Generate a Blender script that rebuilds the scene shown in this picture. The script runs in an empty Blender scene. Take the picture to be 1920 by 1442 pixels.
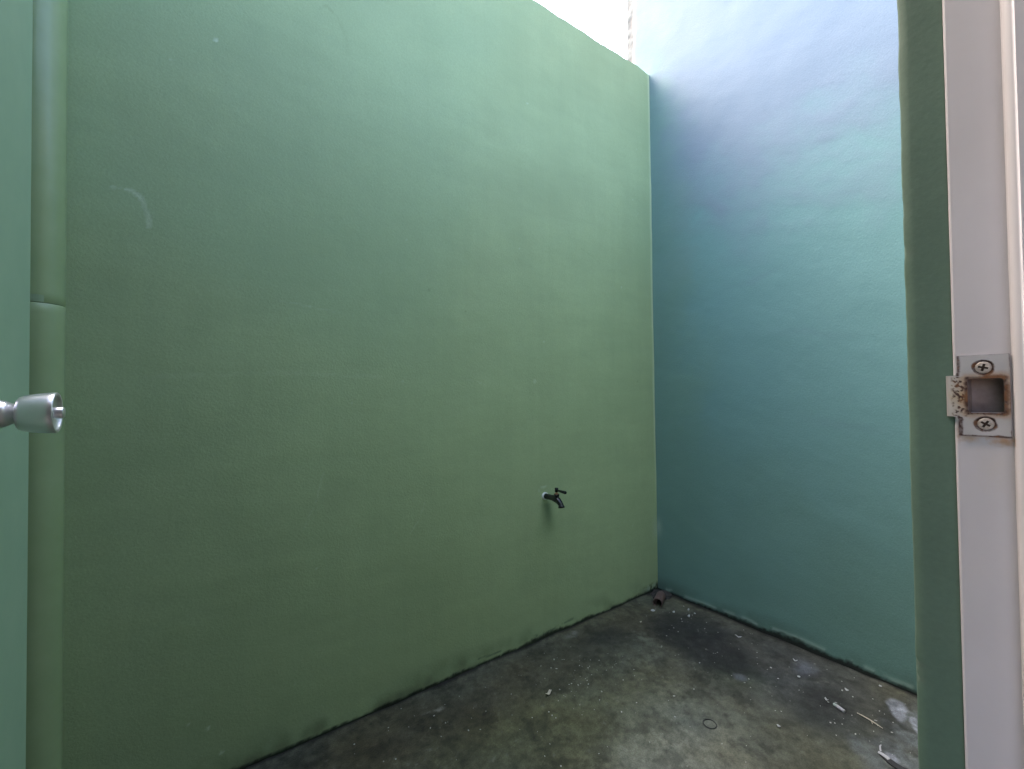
import bpy, bmesh, math, random
import numpy as np
from mathutils import Matrix, Vector

random.seed(7)
SC = bpy.context.scene
COL = SC.collection

# ------------------------------------------------------------------ camera
CAM_H = 1.15
yaw, pitch, roll = math.radians(35.8988), math.radians(1.0931), math.radians(-0.6525)
f0 = Vector((math.sin(yaw), math.cos(yaw), 0)); r0 = Vector((math.cos(yaw), -math.sin(yaw), 0)); u0 = Vector((0, 0, 1))
fw = f0 * math.cos(pitch) + u0 * math.sin(pitch)
up = u0 * math.cos(pitch) - f0 * math.sin(pitch)
rt = r0 * math.cos(roll) + up * math.sin(roll)
up = up * math.cos(roll) - r0 * math.sin(roll)
cam = bpy.data.cameras.new('camera')
cam.sensor_width = 36.0
cam.lens = 833.66 / 1920 * 36.0
cam.clip_start = 0.01
cam.clip_end = 5000
co = bpy.data.objects.new('camera', cam)
COL.objects.link(co)
co.matrix_world = Matrix(((rt.x, up.x, -fw.x, 0), (rt.y, up.y, -fw.y, 0), (rt.z, up.z, -fw.z, CAM_H), (0, 0, 0, 1)))
SC.camera = co

# ------------------------------------------------------------------ sky and sun (bright overcast, sun veiled beyond the yard wall)
SUN_ELEV, SUN_AZ = math.radians(53), math.radians(-15)      # azimuth from +Y towards +X
world = bpy.data.worlds.new('World'); SC.world = world; world.use_nodes = True
nt = world.node_tree
sky = nt.nodes.new('ShaderNodeTexSky'); sky.sky_type = 'NISHITA'; sky.sun_disc = False
sky.sun_elevation = SUN_ELEV; sky.sun_rotation = SUN_AZ
sky.air_density = 1.0; sky.dust_density = 6.0; sky.ozone_density = 1.0
bg = nt.nodes['Background']; bg.inputs['Strength'].default_value = 0.15
nt.links.new(sky.outputs['Color'], bg.inputs['Color'])
sun = bpy.data.lights.new('sun', 'SUN'); sun.energy = 0.5; sun.angle = math.radians(70); sun.color = (1.0, 0.97, 0.92)
so = bpy.data.objects.new('sun', sun); COL.objects.link(so)
sd = Vector((math.sin(SUN_AZ) * math.cos(SUN_ELEV), math.cos(SUN_AZ) * math.cos(SUN_ELEV), math.sin(SUN_ELEV)))
so.rotation_euler = sd.to_track_quat('Z', 'Y').to_euler()
so.location = sd * 30
SC.view_settings.view_transform = 'Standard'
SC.view_settings.look = 'None'
SC.view_settings.gamma = 1.0
SC.view_settings.use_curve_mapping = False
SC.view_settings.exposure = 2.97
SC.cycles.max_bounces = 14
SC.cycles.diffuse_bounces = 10
SC.cycles.use_denoising = True

# ------------------------------------------------------------------ constants (metres; yard floor z = 0, camera in the doorway at x = y = 0)
D, W, T = 1.6176, 2.2006, 3.0259       # yard wall face, side wall face, yard wall top
JX = 0.46                              # right jamb reveal plane
FLOOR_IN = 0.13                        # house floor above the yard floor

# ------------------------------------------------------------------ helpers
def vnoise(x, y, seed):
    rng = np.random.RandomState(seed)
    tab = rng.rand(256, 256)
    xi = np.floor(x).astype(int); yi = np.floor(y).astype(int)
    fx = x - xi; fy = y - yi
    fx = fx * fx * fx * (fx * (fx * 6 - 15) + 10); fy = fy * fy * fy * (fy * (fy * 6 - 15) + 10)
    a = tab[xi & 255, yi & 255]; b = tab[(xi + 1) & 255, yi & 255]
    c = tab[xi & 255, (yi + 1) & 255]; d = tab[(xi + 1) & 255, (yi + 1) & 255]
    return (a * (1 - fx) + b * fx) * (1 - fy) + (c * (1 - fx) + d * fx) * fy

def fbm(x, y, scale, seed, octaves=4, gain=0.5):
    """0..1 fractal noise, scale = size of the largest feature in metres"""
    s = 0; amp = 1.0; tot = 0; fr = 1.0 / scale
    for k in range(octaves):
        ang = 0.6 * k + 0.3
        xr = x * math.cos(ang) - y * math.sin(ang); yr = x * math.sin(ang) + y * math.cos(ang)
        s = s + amp * vnoise(xr * fr + 37.7 * k, yr * fr + 11.3 * k, seed + k)
        tot += amp; amp *= gain; fr *= 2.03
    return s / tot

def smooth(a, b, x):
    t = np.clip((x - a) / (b - a), 0, 1)
    return t * t * (3 - 2 * t)

def seg_dist(x, y, pts):
    best = np.full(x.shape, 9.0)
    for (ax, ay), (bx, by) in zip(pts[:-1], pts[1:]):
        dx, dy = bx - ax, by - ay
        t = np.clip(((x - ax) * dx + (y - ay) * dy) / (dx * dx + dy * dy + 1e-12), 0, 1)
        best = np.minimum(best, np.hypot(x - ax - t * dx, y - ay - t * dy))
    return best

def mixc(col, c, t):
    t = np.clip(t, 0, 1)[..., None]
    return col * (1 - t) + np.array(c) * t

def tag(o, label=None, cat=None, group=None, kind=None):
    if label: o['label'] = label
    if cat: o['category'] = cat
    if group: o['group'] = group
    if kind or cat: o['kind'] = kind or 'thing'
    return o

def empty(name, loc=(0, 0, 0), rz=0.0):
    o = bpy.data.objects.new(name, None); COL.objects.link(o)
    o.location = loc; o.rotation_euler = (0, 0, rz); o.empty_display_size = 0.05
    return o

def link(name, me, mats, parent=None, smooth_shade=False):
    if not isinstance(mats, (list, tuple)): mats = [mats]
    for m in mats: me.materials.append(m)
    if smooth_shade: me.polygons.foreach_set('use_smooth', [True] * len(me.polygons))
    o = bpy.data.objects.new(name, me); COL.objects.link(o)
    if parent is not None: o.parent = parent
    return o

def bm_obj(name, bm, mats, parent=None, smooth_shade=False, normals=True):
    if normals: bmesh.ops.recalc_face_normals(bm, faces=bm.faces)
    me = bpy.data.meshes.new(name); bm.to_mesh(me); bm.free()
    return link(name, me, mats, parent, smooth_shade)

def box(bm, x0, x1, y0, y1, z0, z1, skip=(), mat=0):
    v = [bm.verts.new(p) for p in ((x0, y0, z0), (x1, y0, z0), (x1, y1, z0), (x0, y1, z0),
                                   (x0, y0, z1), (x1, y0, z1), (x1, y1, z1), (x0, y1, z1))]
    fs = {'-z': (3, 2, 1, 0), '+z': (4, 5, 6, 7), '-y': (0, 1, 5, 4), '+x': (1, 2, 6, 5), '+y': (2, 3, 7, 6), '-x': (3, 0, 4, 7)}
    out = []
    for k, q in fs.items():
        if k in skip: continue
        f = bm.faces.new([v[i] for i in q]); f.material_index = mat; out.append(f)
    return v, out

def box_obj(name, b, mat, parent=None, bevel=0.0):
    bm = bmesh.new(); box(bm, *b)
    if bevel: bmesh.ops.bevel(bm, geom=bm.edges[:], offset=bevel, segments=2, affect='EDGES', profile=0.5)
    return bm_obj(name, bm, mat, parent)

def grid_mesh(name, P, colors, extra=None):
    """P: (n,m,3) vertex positions, colors (n,m,3); extra = (verts, quads, colors) appended"""
    n, m = P.shape[:2]
    verts = P.reshape(-1, 3); cols = colors.reshape(-1, 3)
    i = np.arange(n - 1)[:, None]; j = np.arange(m - 1)[None, :]
    q = np.stack([i * m + j, (i + 1) * m + j, (i + 1) * m + j + 1, i * m + j + 1], -1).reshape(-1, 4)
    if extra is not None:
        ev, eq, ec = extra
        q = np.vstack([q, np.array(eq) + len(verts)]); verts = np.vstack([verts, ev]); cols = np.vstack([cols, ec])
    me = bpy.data.meshes.new(name)
    me.vertices.add(len(verts)); me.vertices.foreach_set('co', verts.astype(np.float32).ravel())
    me.loops.add(q.size); me.loops.foreach_set('vertex_index', q.astype(np.int32).ravel())
    me.polygons.add(len(q)); me.polygons.foreach_set('loop_start', np.arange(0, q.size, 4, dtype=np.int32))
    ng = (n - 1) * (m - 1)
    sm = np.zeros(len(q), bool); sm[:ng] = True
    me.polygons.foreach_set('use_smooth', sm)
    at = me.color_attributes.new('Col', 'FLOAT_COLOR', 'POINT')
    rgba = np.ones((len(verts), 4), np.float32); rgba[:, :3] = cols
    at.data.foreach_set('color', rgba.ravel())
    me.update(calc_edges=True); me.validate()
    return me

def lathe(bm, prof, origin, axis, seg=40, mat=0, closed=False):
    """prof: list of (s, r) along axis"""
    a = Vector(axis).normalized(); o = Vector(origin)
    e1 = a.cross(Vector((0, 0, 1)));
    if e1.length < 1e-3: e1 = a.cross(Vector((0, 1, 0)))
    e1.normalize(); e2 = a.cross(e1)
    rings = []
    for s, r in prof:
        if r < 1e-7: rings.append([bm.verts.new(o + a * s)])
        else: rings.append([bm.verts.new(o + a * s + (e1 * math.cos(t) + e2 * math.sin(t)) * r) for t in (2 * math.pi * k / seg for k in range(seg))])
    for A, B in zip(rings[:-1], rings[1:]):
        for k in range(seg):
            k2 = (k + 1) % seg
            if len(A) == 1 and len(B) == 1: continue
            if len(A) == 1: f = bm.faces.new((A[0], B[k], B[k2]))
            elif len(B) == 1: f = bm.faces.new((A[k], B[0], A[k2]))
            else: f = bm.faces.new((A[k], B[k], B[k2], A[k2]))
            f.material_index = mat; f.smooth = True
    return rings

def sweep(bm, pts, radii, seg=20, cap=True, mat=0):
    pts = [Vector(p) for p in pts]; n = len(pts); rings = []
    prev = None
    for i, p in enumerate(pts):
        t = (pts[min(i + 1, n - 1)] - pts[max(i - 1, 0)]).normalized()
        if prev is None:
            e1 = t.cross(Vector((1, 0, 0)))
            if e1.length < 0.1: e1 = t.cross(Vector((0, 0, 1)))
        else: e1 = prev - t * prev.dot(t)
        e1.normalize(); prev = e1; e2 = t.cross(e1)
        r = radii[i]
        rings.append([bm.verts.new(p + (e1 * math.cos(a) + e2 * math.sin(a)) * r) for a in (2 * math.pi * k / seg for k in range(seg))])
    for A, B in zip(rings[:-1], rings[1:]):
        for k in range(seg):
            f = bm.faces.new((A[k], A[(k + 1) % seg], B[(k + 1) % seg], B[k])); f.smooth = True; f.material_index = mat
    if cap:
        for R in (rings[0], rings[-1]): bm.faces.new(R).material_index = mat
    return rings

# ------------------------------------------------------------------ materials
def new_mat(name):
    m = bpy.data.materials.new(name); m.use_nodes = True
    return m, m.node_tree, m.node_tree.nodes['Principled BSDF']

def N(nt, t, **kw):
    n = nt.nodes.new(t)
    for k, v in kw.items():
        if k in n.inputs: n.inputs[k].default_value = v
        else: setattr(n, k, v)
    return n

def attr_mat(name, rough, grain_scale, grain_amt, bump, bump_scale, rough_var=0.1, spec=0.4, extra_blotch=0.0):
    """colour from the 'Col' attribute, fine procedural grain and relief on top"""
    m, nt, bs = new_mat(name); L = nt.links.new
    at = N(nt, 'ShaderNodeAttribute', attribute_name='Col')
    tc = N(nt, 'ShaderNodeTexCoord')
    n1 = N(nt, 'ShaderNodeTexNoise', Scale=grain_scale, Detail=5.0, Roughness=0.65)
    L(tc.outputs['Object'], n1.inputs['Vector'])
    mr = N(nt, 'ShaderNodeMapRange'); mr.inputs['To Min'].default_value = 1 - grain_amt; mr.inputs['To Max'].default_value = 1 + grain_amt
    mr.inputs['From Min'].default_value = 0.25; mr.inputs['From Max'].default_value = 0.75
    L(n1.outputs['Fac'], mr.inputs['Value'])
    mul = N(nt, 'ShaderNodeVectorMath', operation='SCALE'); L(at.outputs['Color'], mul.inputs[0]); L(mr.outputs['Result'], mul.inputs['Scale'])
    L(mul.outputs['Vector'], bs.inputs['Base Color'])
    n2 = N(nt, 'ShaderNodeTexNoise', Scale=bump_scale, Detail=6.0, Roughness=0.6); L(tc.outputs['Object'], n2.inputs['Vector'])
    bp = N(nt, 'ShaderNodeBump', Strength=bump, Distance=0.004); L(n2.outputs['Fac'], bp.inputs['Height']); L(bp.outputs['Normal'], bs.inputs['Normal'])
    n3 = N(nt, 'ShaderNodeTexNoise', Scale=6.0, Detail=4.0); L(tc.outputs['Object'], n3.inputs['Vector'])
    m3 = N(nt, 'ShaderNodeMapRange'); m3.inputs['To Min'].default_value = rough - rough_var; m3.inputs['To Max'].default_value = rough + rough_var
    L(n3.outputs['Fac'], m3.inputs['Value']); L(m3.outputs['Result'], bs.inputs['Roughness'])
    bs.inputs['Specular IOR Level'].default_value = spec
    return m

def noise_mat(name, c1, c2, scale, rough=0.6, metal=0.0, bump=0.0, bump_scale=60, spec=0.5, stretch=None, coat=0.0):
    m, nt, bs = new_mat(name); L = nt.links.new
    tc = N(nt, 'ShaderNodeTexCoord'); src = tc.outputs['Object']
    if stretch:
        mp = N(nt, 'ShaderNodeMapping'); mp.inputs['Scale'].default_value = stretch; L(src, mp.inputs['Vector']); src = mp.outputs['Vector']
    n1 = N(nt, 'ShaderNodeTexNoise', Scale=scale, Detail=5.0, Roughness=0.6); L(src, n1.inputs['Vector'])
    cr = N(nt, 'ShaderNodeValToRGB'); cr.color_ramp.elements[0].position = 0.3; cr.color_ramp.elements[1].position = 0.7
    cr.color_ramp.elements[0].color = (*c1, 1); cr.color_ramp.elements[1].color = (*c2, 1)
    L(n1.outputs['Fac'], cr.inputs['Fac']); L(cr.outputs['Color'], bs.inputs['Base Color'])
    bs.inputs['Roughness'].default_value = rough; bs.inputs['Metallic'].default_value = metal; bs.inputs['Specular IOR Level'].default_value = spec
    if coat: bs.inputs['Coat Weight'].default_value = coat
    if bump:
        n2 = N(nt, 'ShaderNodeTexNoise', Scale=bump_scale, Detail=5.0); L(src, n2.inputs['Vector'])
        bp = N(nt, 'ShaderNodeBump', Strength=bump, Distance=0.002); L(n2.outputs['Fac'], bp.inputs['Height']); L(bp.outputs['Normal'], bs.inputs['Normal'])
    return m

GREEN = (0.410, 0.515, 0.292)       # paint of the yard wall and the house wall
AQUA = (0.155, 0.280, 0.252)        # paint of the tall side wall
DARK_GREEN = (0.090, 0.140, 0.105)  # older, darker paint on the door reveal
M_wall = attr_mat('painted_plaster', 0.68, 210, 0.085, 0.22, 130, spec=0.3)
M_side = attr_mat('painted_side_plaster', 0.68, 190, 0.08, 0.20, 120, spec=0.3)
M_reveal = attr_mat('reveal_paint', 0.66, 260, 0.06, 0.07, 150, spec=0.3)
M_floor = attr_mat('yard_concrete', 0.66, 240, 0.42, 0.55, 150, rough_var=0.22)
M_leaf = noise_mat('door_paint', (0.275, 0.435, 0.305), (0.315, 0.475, 0.335), 14, 0.42, bump=0.10, bump_scale=70)
M_pipe = noise_mat('pipe_paint', (0.33, 0.43, 0.22), (0.38, 0.48, 0.26), 9, 0.27, bump=0.08, bump_scale=40)
M_white = noise_mat('frame_white_paint', (0.47, 0.43, 0.455), (0.52, 0.475, 0.50), 7, 0.6, bump=0.12, bump_scale=45)
def stain_frame(m):
    # rust weeping from the strike plate, a few scuffs
    nt = m.node_tree; L = nt.links.new; bs = nt.nodes['Principled BSDF']; src = bs.inputs['Base Color'].links[0].from_socket
    tc = N(nt, 'ShaderNodeTexCoord'); geo = N(nt, 'ShaderNodeNewGeometry')
    def mixin(src, fac, c):
        mx = N(nt, 'ShaderNodeMix', data_type='RGBA'); L(fac, mx.inputs['Factor']); L(src, mx.inputs['A']); mx.inputs['B'].default_value = (*c, 1); return mx.outputs['Result']
    for (y, z, ry, rz), c, k in (((0.0505, 1.1125, 0.010, 0.005), (0.42, 0.22, 0.10), 0.9), ((0.068, 1.1130, 0.008, 0.0035), (0.42, 0.26, 0.14), 0.7), ((0.0735, 1.118, 0.002, 0.010), (0.25, 0.16, 0.12), 0.6), ((0.0555, 1.095, 0.012, 0.025), (0.45, 0.38, 0.32), 0.25)):
        mp = N(nt, 'ShaderNodeMapping', vector_type='TEXTURE'); mp.inputs['Location'].default_value = (0.46, y, z); mp.inputs['Scale'].default_value = (0.006, ry, rz); L(geo.outputs['Position'], mp.inputs['Vector'])
        ln = N(nt, 'ShaderNodeVectorMath', operation='LENGTH'); L(mp.outputs['Vector'], ln.inputs[0])
        ns = N(nt, 'ShaderNodeTexNoise', Scale=380.0, Detail=3.0); L(geo.outputs['Position'], ns.inputs['Vector'])
        ad = N(nt, 'ShaderNodeMath', operation='ADD'); L(ln.outputs['Value'], ad.inputs[0]); L(ns.outputs['Fac'], ad.inputs[1])
        mr = N(nt, 'ShaderNodeMapRange'); mr.inputs['From Min'].default_value = 0.6; mr.inputs['From Max'].default_value = 1.5; mr.inputs['To Min'].default_value = k; mr.inputs['To Max'].default_value = 0.0
        L(ad.outputs['Value'], mr.inputs['Value']); src = mixin(src, mr.outputs['Result'], c)
    n1 = N(nt, 'ShaderNodeTexNoise', Scale=42.0, Detail=6.0, Roughness=0.75); L(geo.outputs['Position'], n1.inputs['Vector'])
    mr = N(nt, 'ShaderNodeMapRange'); mr.inputs['From Min'].default_value = 0.69; mr.inputs['From Max'].default_value = 0.76; mr.inputs['To Max'].default_value = 0.5; L(n1.outputs['Fac'], mr.inputs['Value'])
    src = mixin(src, mr.outputs['Result'], (0.26, 0.22, 0.21))
    n2 = N(nt, 'ShaderNodeTexNoise', Scale=9.0, Detail=5.0, Roughness=0.6); L(geo.outputs['Position'], n2.inputs['Vector'])
    mr = N(nt, 'ShaderNodeMapRange'); mr.inputs['From Min'].default_value = 0.45; mr.inputs['From Max'].default_value = 0.7; mr.inputs['To Max'].default_value = 0.22; L(n2.outputs['Fac'], mr.inputs['Value'])
    src = mixin(src, mr.outputs['Result'], (0.44, 0.385, 0.37))
    L(src, bs.inputs['Base Color'])
stain_frame(M_white)
M_pocket = noise_mat('bare_wood_pocket', (0.16, 0.11, 0.10), (0.30, 0.24, 0.23), 60, 0.9)
M_steel = noise_mat('satin_steel', (0.78, 0.74, 0.78), (0.86, 0.82, 0.86), 40, 0.30, metal=0.8, bump=0.03, bump_scale=200)
M_darkslot = noise_mat('rusty_slot', (0.03, 0.018, 0.012), (0.06, 0.03, 0.02), 300, 0.9)
M_black = noise_mat('black_plastic', (0.010, 0.010, 0.012), (0.016, 0.016, 0.018), 60, 0.22)
M_pvc = noise_mat('white_pvc', (0.78, 0.80, 0.78), (0.84, 0.86, 0.84), 60, 0.35)
M_brass = noise_mat('tarnished_brass', (0.30, 0.16, 0.08), (0.42, 0.24, 0.13), 200, 0.45, metal=0.8)
M_drain = noise_mat('brown_pvc', (0.085, 0.055, 0.048), (0.15, 0.10, 0.09), 70, 0.55, bump=0.1)
M_mortar = noise_mat('dirty_mortar', (0.02, 0.02, 0.02), (0.07, 0.065, 0.06), 60, 0.95, bump=0.6, bump_scale=140)
M_chip = noise_mat('white_paint_flake', (0.38, 0.39, 0.40), (0.52, 0.53, 0.54), 200, 0.7)
M_straw = noise_mat('dry_straw', (0.42, 0.38, 0.30), (0.55, 0.51, 0.42), 200, 0.7)
M_rubber = noise_mat('black_rubber', (0.012, 0.012, 0.014), (0.02, 0.02, 0.024), 200, 0.5)
M_paper = noise_mat('white_paper', (0.34, 0.34, 0.37), (0.46, 0.46, 0.49), 200, 0.8)
M_unseen_room = noise_mat('unseen_room_paint', (0.20, 0.185, 0.185), (0.25, 0.235, 0.235), 3, 0.7)
M_tile = noise_mat('room_floor_tile', (0.15, 0.135, 0.13), (0.20, 0.18, 0.17), 4, 0.45)
M_ground = noise_mat('dry_earth', (0.16, 0.13, 0.09), (0.26, 0.22, 0.16), 0.8, 0.95)
M_roof = noise_mat('roof_concrete', (0.24, 0.23, 0.21), (0.34, 0.33, 0.31), 2.5, 0.85)

# ------------------------------------------------------------------ ground beyond the yard
bm = bmesh.new(); box(bm, -400, 400, -400, 400, -0.5, -0.06)
tag(bm_obj('ground', bm, M_ground), kind='structure')

# ------------------------------------------------------------------ yard floor
STEP = 0.005
xs = np.arange(-0.80, W + 0.03, STEP); ys = np.arange(0.06, D + 0.03, STEP)
X, Y = np.meshgrid(xs, ys, indexing='ij')
wx = X + 0.05 * (fbm(X, Y, 0.12, 301) - 0.5); wy = Y + 0.05 * (fbm(X, Y, 0.12, 311) - 0.5)

def blob(cx, cy, rx, ry, ang=0.0, soft=0.5):
    c, s = math.cos(ang), math.sin(ang)
    dx, dy = wx - cx, wy - cy
    u = (dx * c + dy * s) / rx; v = (-dx * s + dy * c) / ry
    return 1 - smooth(1 - soft, 1 + soft, np.hypot(u, v))

n_big = fbm(X, Y, 0.45, 21, 4); n_mid = fbm(X, Y, 0.14, 31, 5, 0.6); n_fine = fbm(X, Y, 0.03, 41, 4, 0.6); n_spk = fbm(X, Y, 0.012, 51, 2, 0.6)
col = np.zeros(X.shape + (3,)) + np.array((0.168, 0.170, 0.125))
col = mixc(col, (0.200, 0.205, 0.110), 0.8 * blob(0.92, 1.22, 0.42, 0.20, -0.6, 0.8))          # mossy zone
col = mixc(col, (0.120, 0.105, 0.072), 0.8 * blob(0.72, 1.46, 0.62, 0.13, 0.0, 0.8))           # brown dirt along the wall
col = mixc(col, (0.115, 0.105, 0.078), 0.7 * blob(1.78, 1.42, 0.20, 0.14, 0.0, 0.8))
col = mixc(col, (0.37, 0.375, 0.33), 0.9 * blob(1.20, 0.78, 0.30, 0.20, 0.3, 0.8))           # worn pale concrete
col = mixc(col, (0.105, 0.108, 0.115), 0.9 * blob(1.96, 0.90, 0.30, 0.42, 0.2, 0.7))           # grey soot side
col = mixc(col, (0.090, 0.110, 0.070), 0.6 * blob(1.79, 0.98, 0.10, 0.12, 0.2, 0.8))
col *= (0.42 + 0.60 * n_big + 0.55 * n_mid)[..., None]
warm = fbm(X, Y, 0.22, 71, 4, 0.6); col *= np.stack([0.94 + 0.22 * (warm - 0.4), 0.97 + 0.06 * (warm - 0.4), 0.92 - 0.20 * (warm - 0.4)], -1)
scab = smooth(0.52, 0.66, fbm(X, Y, 0.07, 76, 5, 0.65)); col *= (1 - 0.35 * scab)[..., None]
dark = np.maximum.reduce([blob(1.93, 1.23, 0.17, 0.19, 0.3, 0.35), blob(1.86, 1.08, 0.13, 0.16, 0.0, 0.4), 0.85 * blob(1.86, 0.66, 0.14, 0.085, 0.0, 0.5),
                          0.9 * blob(1.985, 0.50, 0.10, 0.04, 0.1, 0.5), 0.8 * blob(1.83, 0.49, 0.05, 0.03, 0.0, 0.5), 0.5 * blob(1.55, 1.45, 0.22, 0.09, 0.0, 0.8)])
dark = np.clip(dark * (0.55 + 0.8 * n_mid), 0, 1)
col = mixc(col, (0.026, 0.028, 0.030), 0.85 * dark)
# bluish lime crust near the door side
crust = np.maximum.reduce([blob(1.92, 0.435, 0.22, 0.07, 0.1, 0.6), 0.8 * blob(1.74, 0.54, 0.05, 0.03, 0.6, 0.6), 0.8 * blob(1.70, 0.47, 0.10, 0.04, 0.5, 0.8)])
col = mixc(col, (0.20, 0.225, 0.235), crust * smooth(0.25, 0.7, n_mid + 0.25 * n_fine))
for b in ((2.078, 0.508, 0.045, 0.028, 0.4), (2.045, 0.485, 0.05, 0.02, 0.2), (1.773, 0.442, 0.024, 0.017, 0.3), (2.02, 0.44, 0.03, 0.012, 0.3), (1.97, 0.425, 0.03, 0.015, 0.6)):
    col = mixc(col, (0.44, 0.47, 0.54), 0.85 * blob(*b, 0.3))
for b in ((1.784, 0.937, 0.022, 0.022, 0), (2.052, 0.80, 0.055, 0.04, 0.3)):
    col = mixc(col, (0.20, 0.215, 0.26), 0.7 * blob(*b, 0.7))
col = mixc(col, (0.42, 0.40, 0.34), 0.8 * blob(0.715, 1.498, 0.035, 0.010, -0.1, 0.5) * smooth(0.35, 0.6, n_fine))
col = mixc(col, (0.30, 0.30, 0.27), 0.7 * blob(1.475, 1.562, 0.05, 0.018, 0, 0.5) * smooth(0.3, 0.6, n_fine))
col = mixc(col, (0.20, 0.22, 0.17), 0.6 * blob(1.71, 1.347, 0.07, 0.05, 0, 0.7) * smooth(0.35, 0.65, n_fine))
# crumbly speckle: pale grit and pits
grit = smooth(0.72, 0.86, n_spk * 0.6 + n_fine * 0.45)
col = mixc(col, (0.27, 0.27, 0.24), 0.35 * grit * (1 - 0.5 * dark))
n_gr = fbm(X, Y, 0.014, 46, 2, 0.8); col *= (0.22 + 0.95 * n_fine + 0.62 * n_gr)[..., None]
# dirt gathered along the foot of the walls
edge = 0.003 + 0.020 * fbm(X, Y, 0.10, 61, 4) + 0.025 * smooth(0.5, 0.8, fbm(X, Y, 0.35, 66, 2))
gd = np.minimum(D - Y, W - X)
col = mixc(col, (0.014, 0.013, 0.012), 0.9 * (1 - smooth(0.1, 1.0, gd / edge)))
Z = 0.010 * (n_big - 0.5) + 0.004 * (n_mid - 0.5) + 0.0018 * (n_fine - 0.5) - 0.002 * dark + 0.0015 * grit + 0.003 * crust
Z += 0.006 * np.exp(-(gd / 0.012) ** 2) * (n_mid)
col = np.clip(col * 0.52, 0.006, 0.8)
me = grid_mesh('floor', np.stack([X, Y, Z], -1), col)
tag(link('floor', me, M_floor), kind='structure')
floor_z = lambda x, y: float(Z[int(np.clip(round((x + 0.80) / STEP), 0, Z.shape[0] - 1)), int(np.clip(round((y - 0.06) / STEP), 0, Z.shape[1] - 1))])

# ------------------------------------------------------------------ yard wall facing the door
step = 0.006
xs = np.arange(-0.80, W + step, step); zs = np.arange(-0.03, T + 1e-6, step); zs[-1] = T
X, Zg = np.meshgrid(xs, zs, indexing='ij')
und = fbm(X, Zg, 0.55, 71, 3); brush = fbm(X * 0.35, Zg, 0.05, 81, 4, 0.6); mid = fbm(X, Zg, 0.16, 91, 4, 0.55)
col = np.zeros(X.shape + (3,)) + np.array(GREEN)
streak = fbm(X * 0.12, Zg, 0.035, 85, 3, 0.6); drip = fbm(X, Zg * 0.06, 0.03, 87, 3, 0.6)
col *= (0.92 + 0.10 * und + 0.07 * (brush - 0.5) + 0.10 * (mid - 0.5) + 0.05 * (streak - 0.5) + 0.05 * (drip - 0.5))[..., None]
col = mixc(col, (0.345, 0.475, 0.285), 0.5 * smooth(0.45, 0.75, fbm(X, Zg, 0.9, 95, 2)))
LIGHT = (0.66, 0.76, 0.60)
def line(pts, w, c, a, seed=5):
    global col
    d = seg_dist(X + 0.006 * (fbm(X, Zg, 0.03, seed) - 0.5), Zg + 0.006 * (fbm(X, Zg, 0.03, seed + 9) - 0.5), pts)
    col = mixc(col, c, a * (1 - smooth(0.3 * w, 1.4 * w, d)) * smooth(0.2, 0.6, fbm(X, Zg, 0.02, seed + 3, 3)))
line([(-0.172, 1.726), (-0.155, 1.726), (-0.134, 1.727), (-0.116, 1.716), (-0.107, 1.700)], 0.006, LIGHT, 0.6, 15)
line([(-0.107, 1.693), (-0.099, 1.672), (-0.095, 1.634)], 0.006, LIGHT, 0.45, 17)
line([(0.364, 2.499), (0.385, 2.519), (0.403, 2.509), (0.421, 2.495), (0.435, 2.471)], 0.006, (0.28, 0.36, 0.20), 0.5, 19)
line([(0.435, 2.471), (0.45, 2.435), (0.457, 2.38)], 0.009, (0.32, 0.41, 0.23), 0.3, 23)
line([(1.275, 0.034), (1.388, 0.020)], 0.004, (0.10, 0.15, 0.10), 0.8, 25)
line([(0.976, 0.036), (1.097, 0.028)], 0.004, (0.10, 0.15, 0.10), 0.8, 27)
line([(1.365, 0.030), (1.527, 0.041)], 0.004, (0.10, 0.15, 0.10), 0.7, 29)
line([(1.320, 0.694), (1.326, 0.702), (1.362, 0.707)], 0.005, LIGHT, 0.5, 33)
line([(-0.10, 1.21), (0.25, 1.225), (0.6, 1.215)], 0.008, LIGHT, 0.08, 35)
for px, pz, r, a in ((0.062, 2.246, 0.006, 0.9), (1.303, 1.203, 0.012, 0.35), (-0.003, 0.197, 0.005, 0.6), (0.045, 0.166, 0.006, 0.8), (0.078, 0.079, 0.006, 0.8)):
    col = mixc(col, LIGHT, a * (1 - smooth(0.4, 1.2, np.hypot(X - px, Zg - pz) / r)))
rs = np.random.RandomState(12)
for k in range(46):
    px, pz = rs.uniform(-0.25, 2.15), rs.uniform(0.05, 2.9); r = 0.002 + 0.004 * rs.rand()
    col = mixc(col, LIGHT if rs.rand() < 0.6 else (0.15, 0.20, 0.11), rs.uniform(0.15, 0.5) * (1 - smooth(0.4, 1.2, np.hypot(X - px, Zg - pz) / r)))
for k in range(9):
    px, pz, L_, an = rs.uniform(0.0, 2.0), rs.uniform(0.3, 2.7), rs.uniform(0.05, 0.22), rs.uniform(-0.5, 0.5) + (0 if rs.rand() < 0.5 else 1.5)
    line([(px, pz), (px + 0.5 * L_ * math.cos(an) + 0.01, pz + 0.5 * L_ * math.sin(an)), (px + L_ * math.cos(an), pz + L_ * math.sin(an))], 0.003, LIGHT if k % 2 else (0.20, 0.27, 0.15), 0.16, 600 + 5 * k)
# drip stain and the tap's soft shadow, both painted below the tap
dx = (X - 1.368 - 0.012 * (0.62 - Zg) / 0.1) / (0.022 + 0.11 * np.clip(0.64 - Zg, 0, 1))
col = mixc(col, (0.13, 0.19, 0.11), 0.85 * np.exp(-dx ** 2) * smooth(0.0, 0.03, 0.645 - Zg) * (1 - smooth(0.03, 0.22, 0.645 - Zg)))
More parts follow.
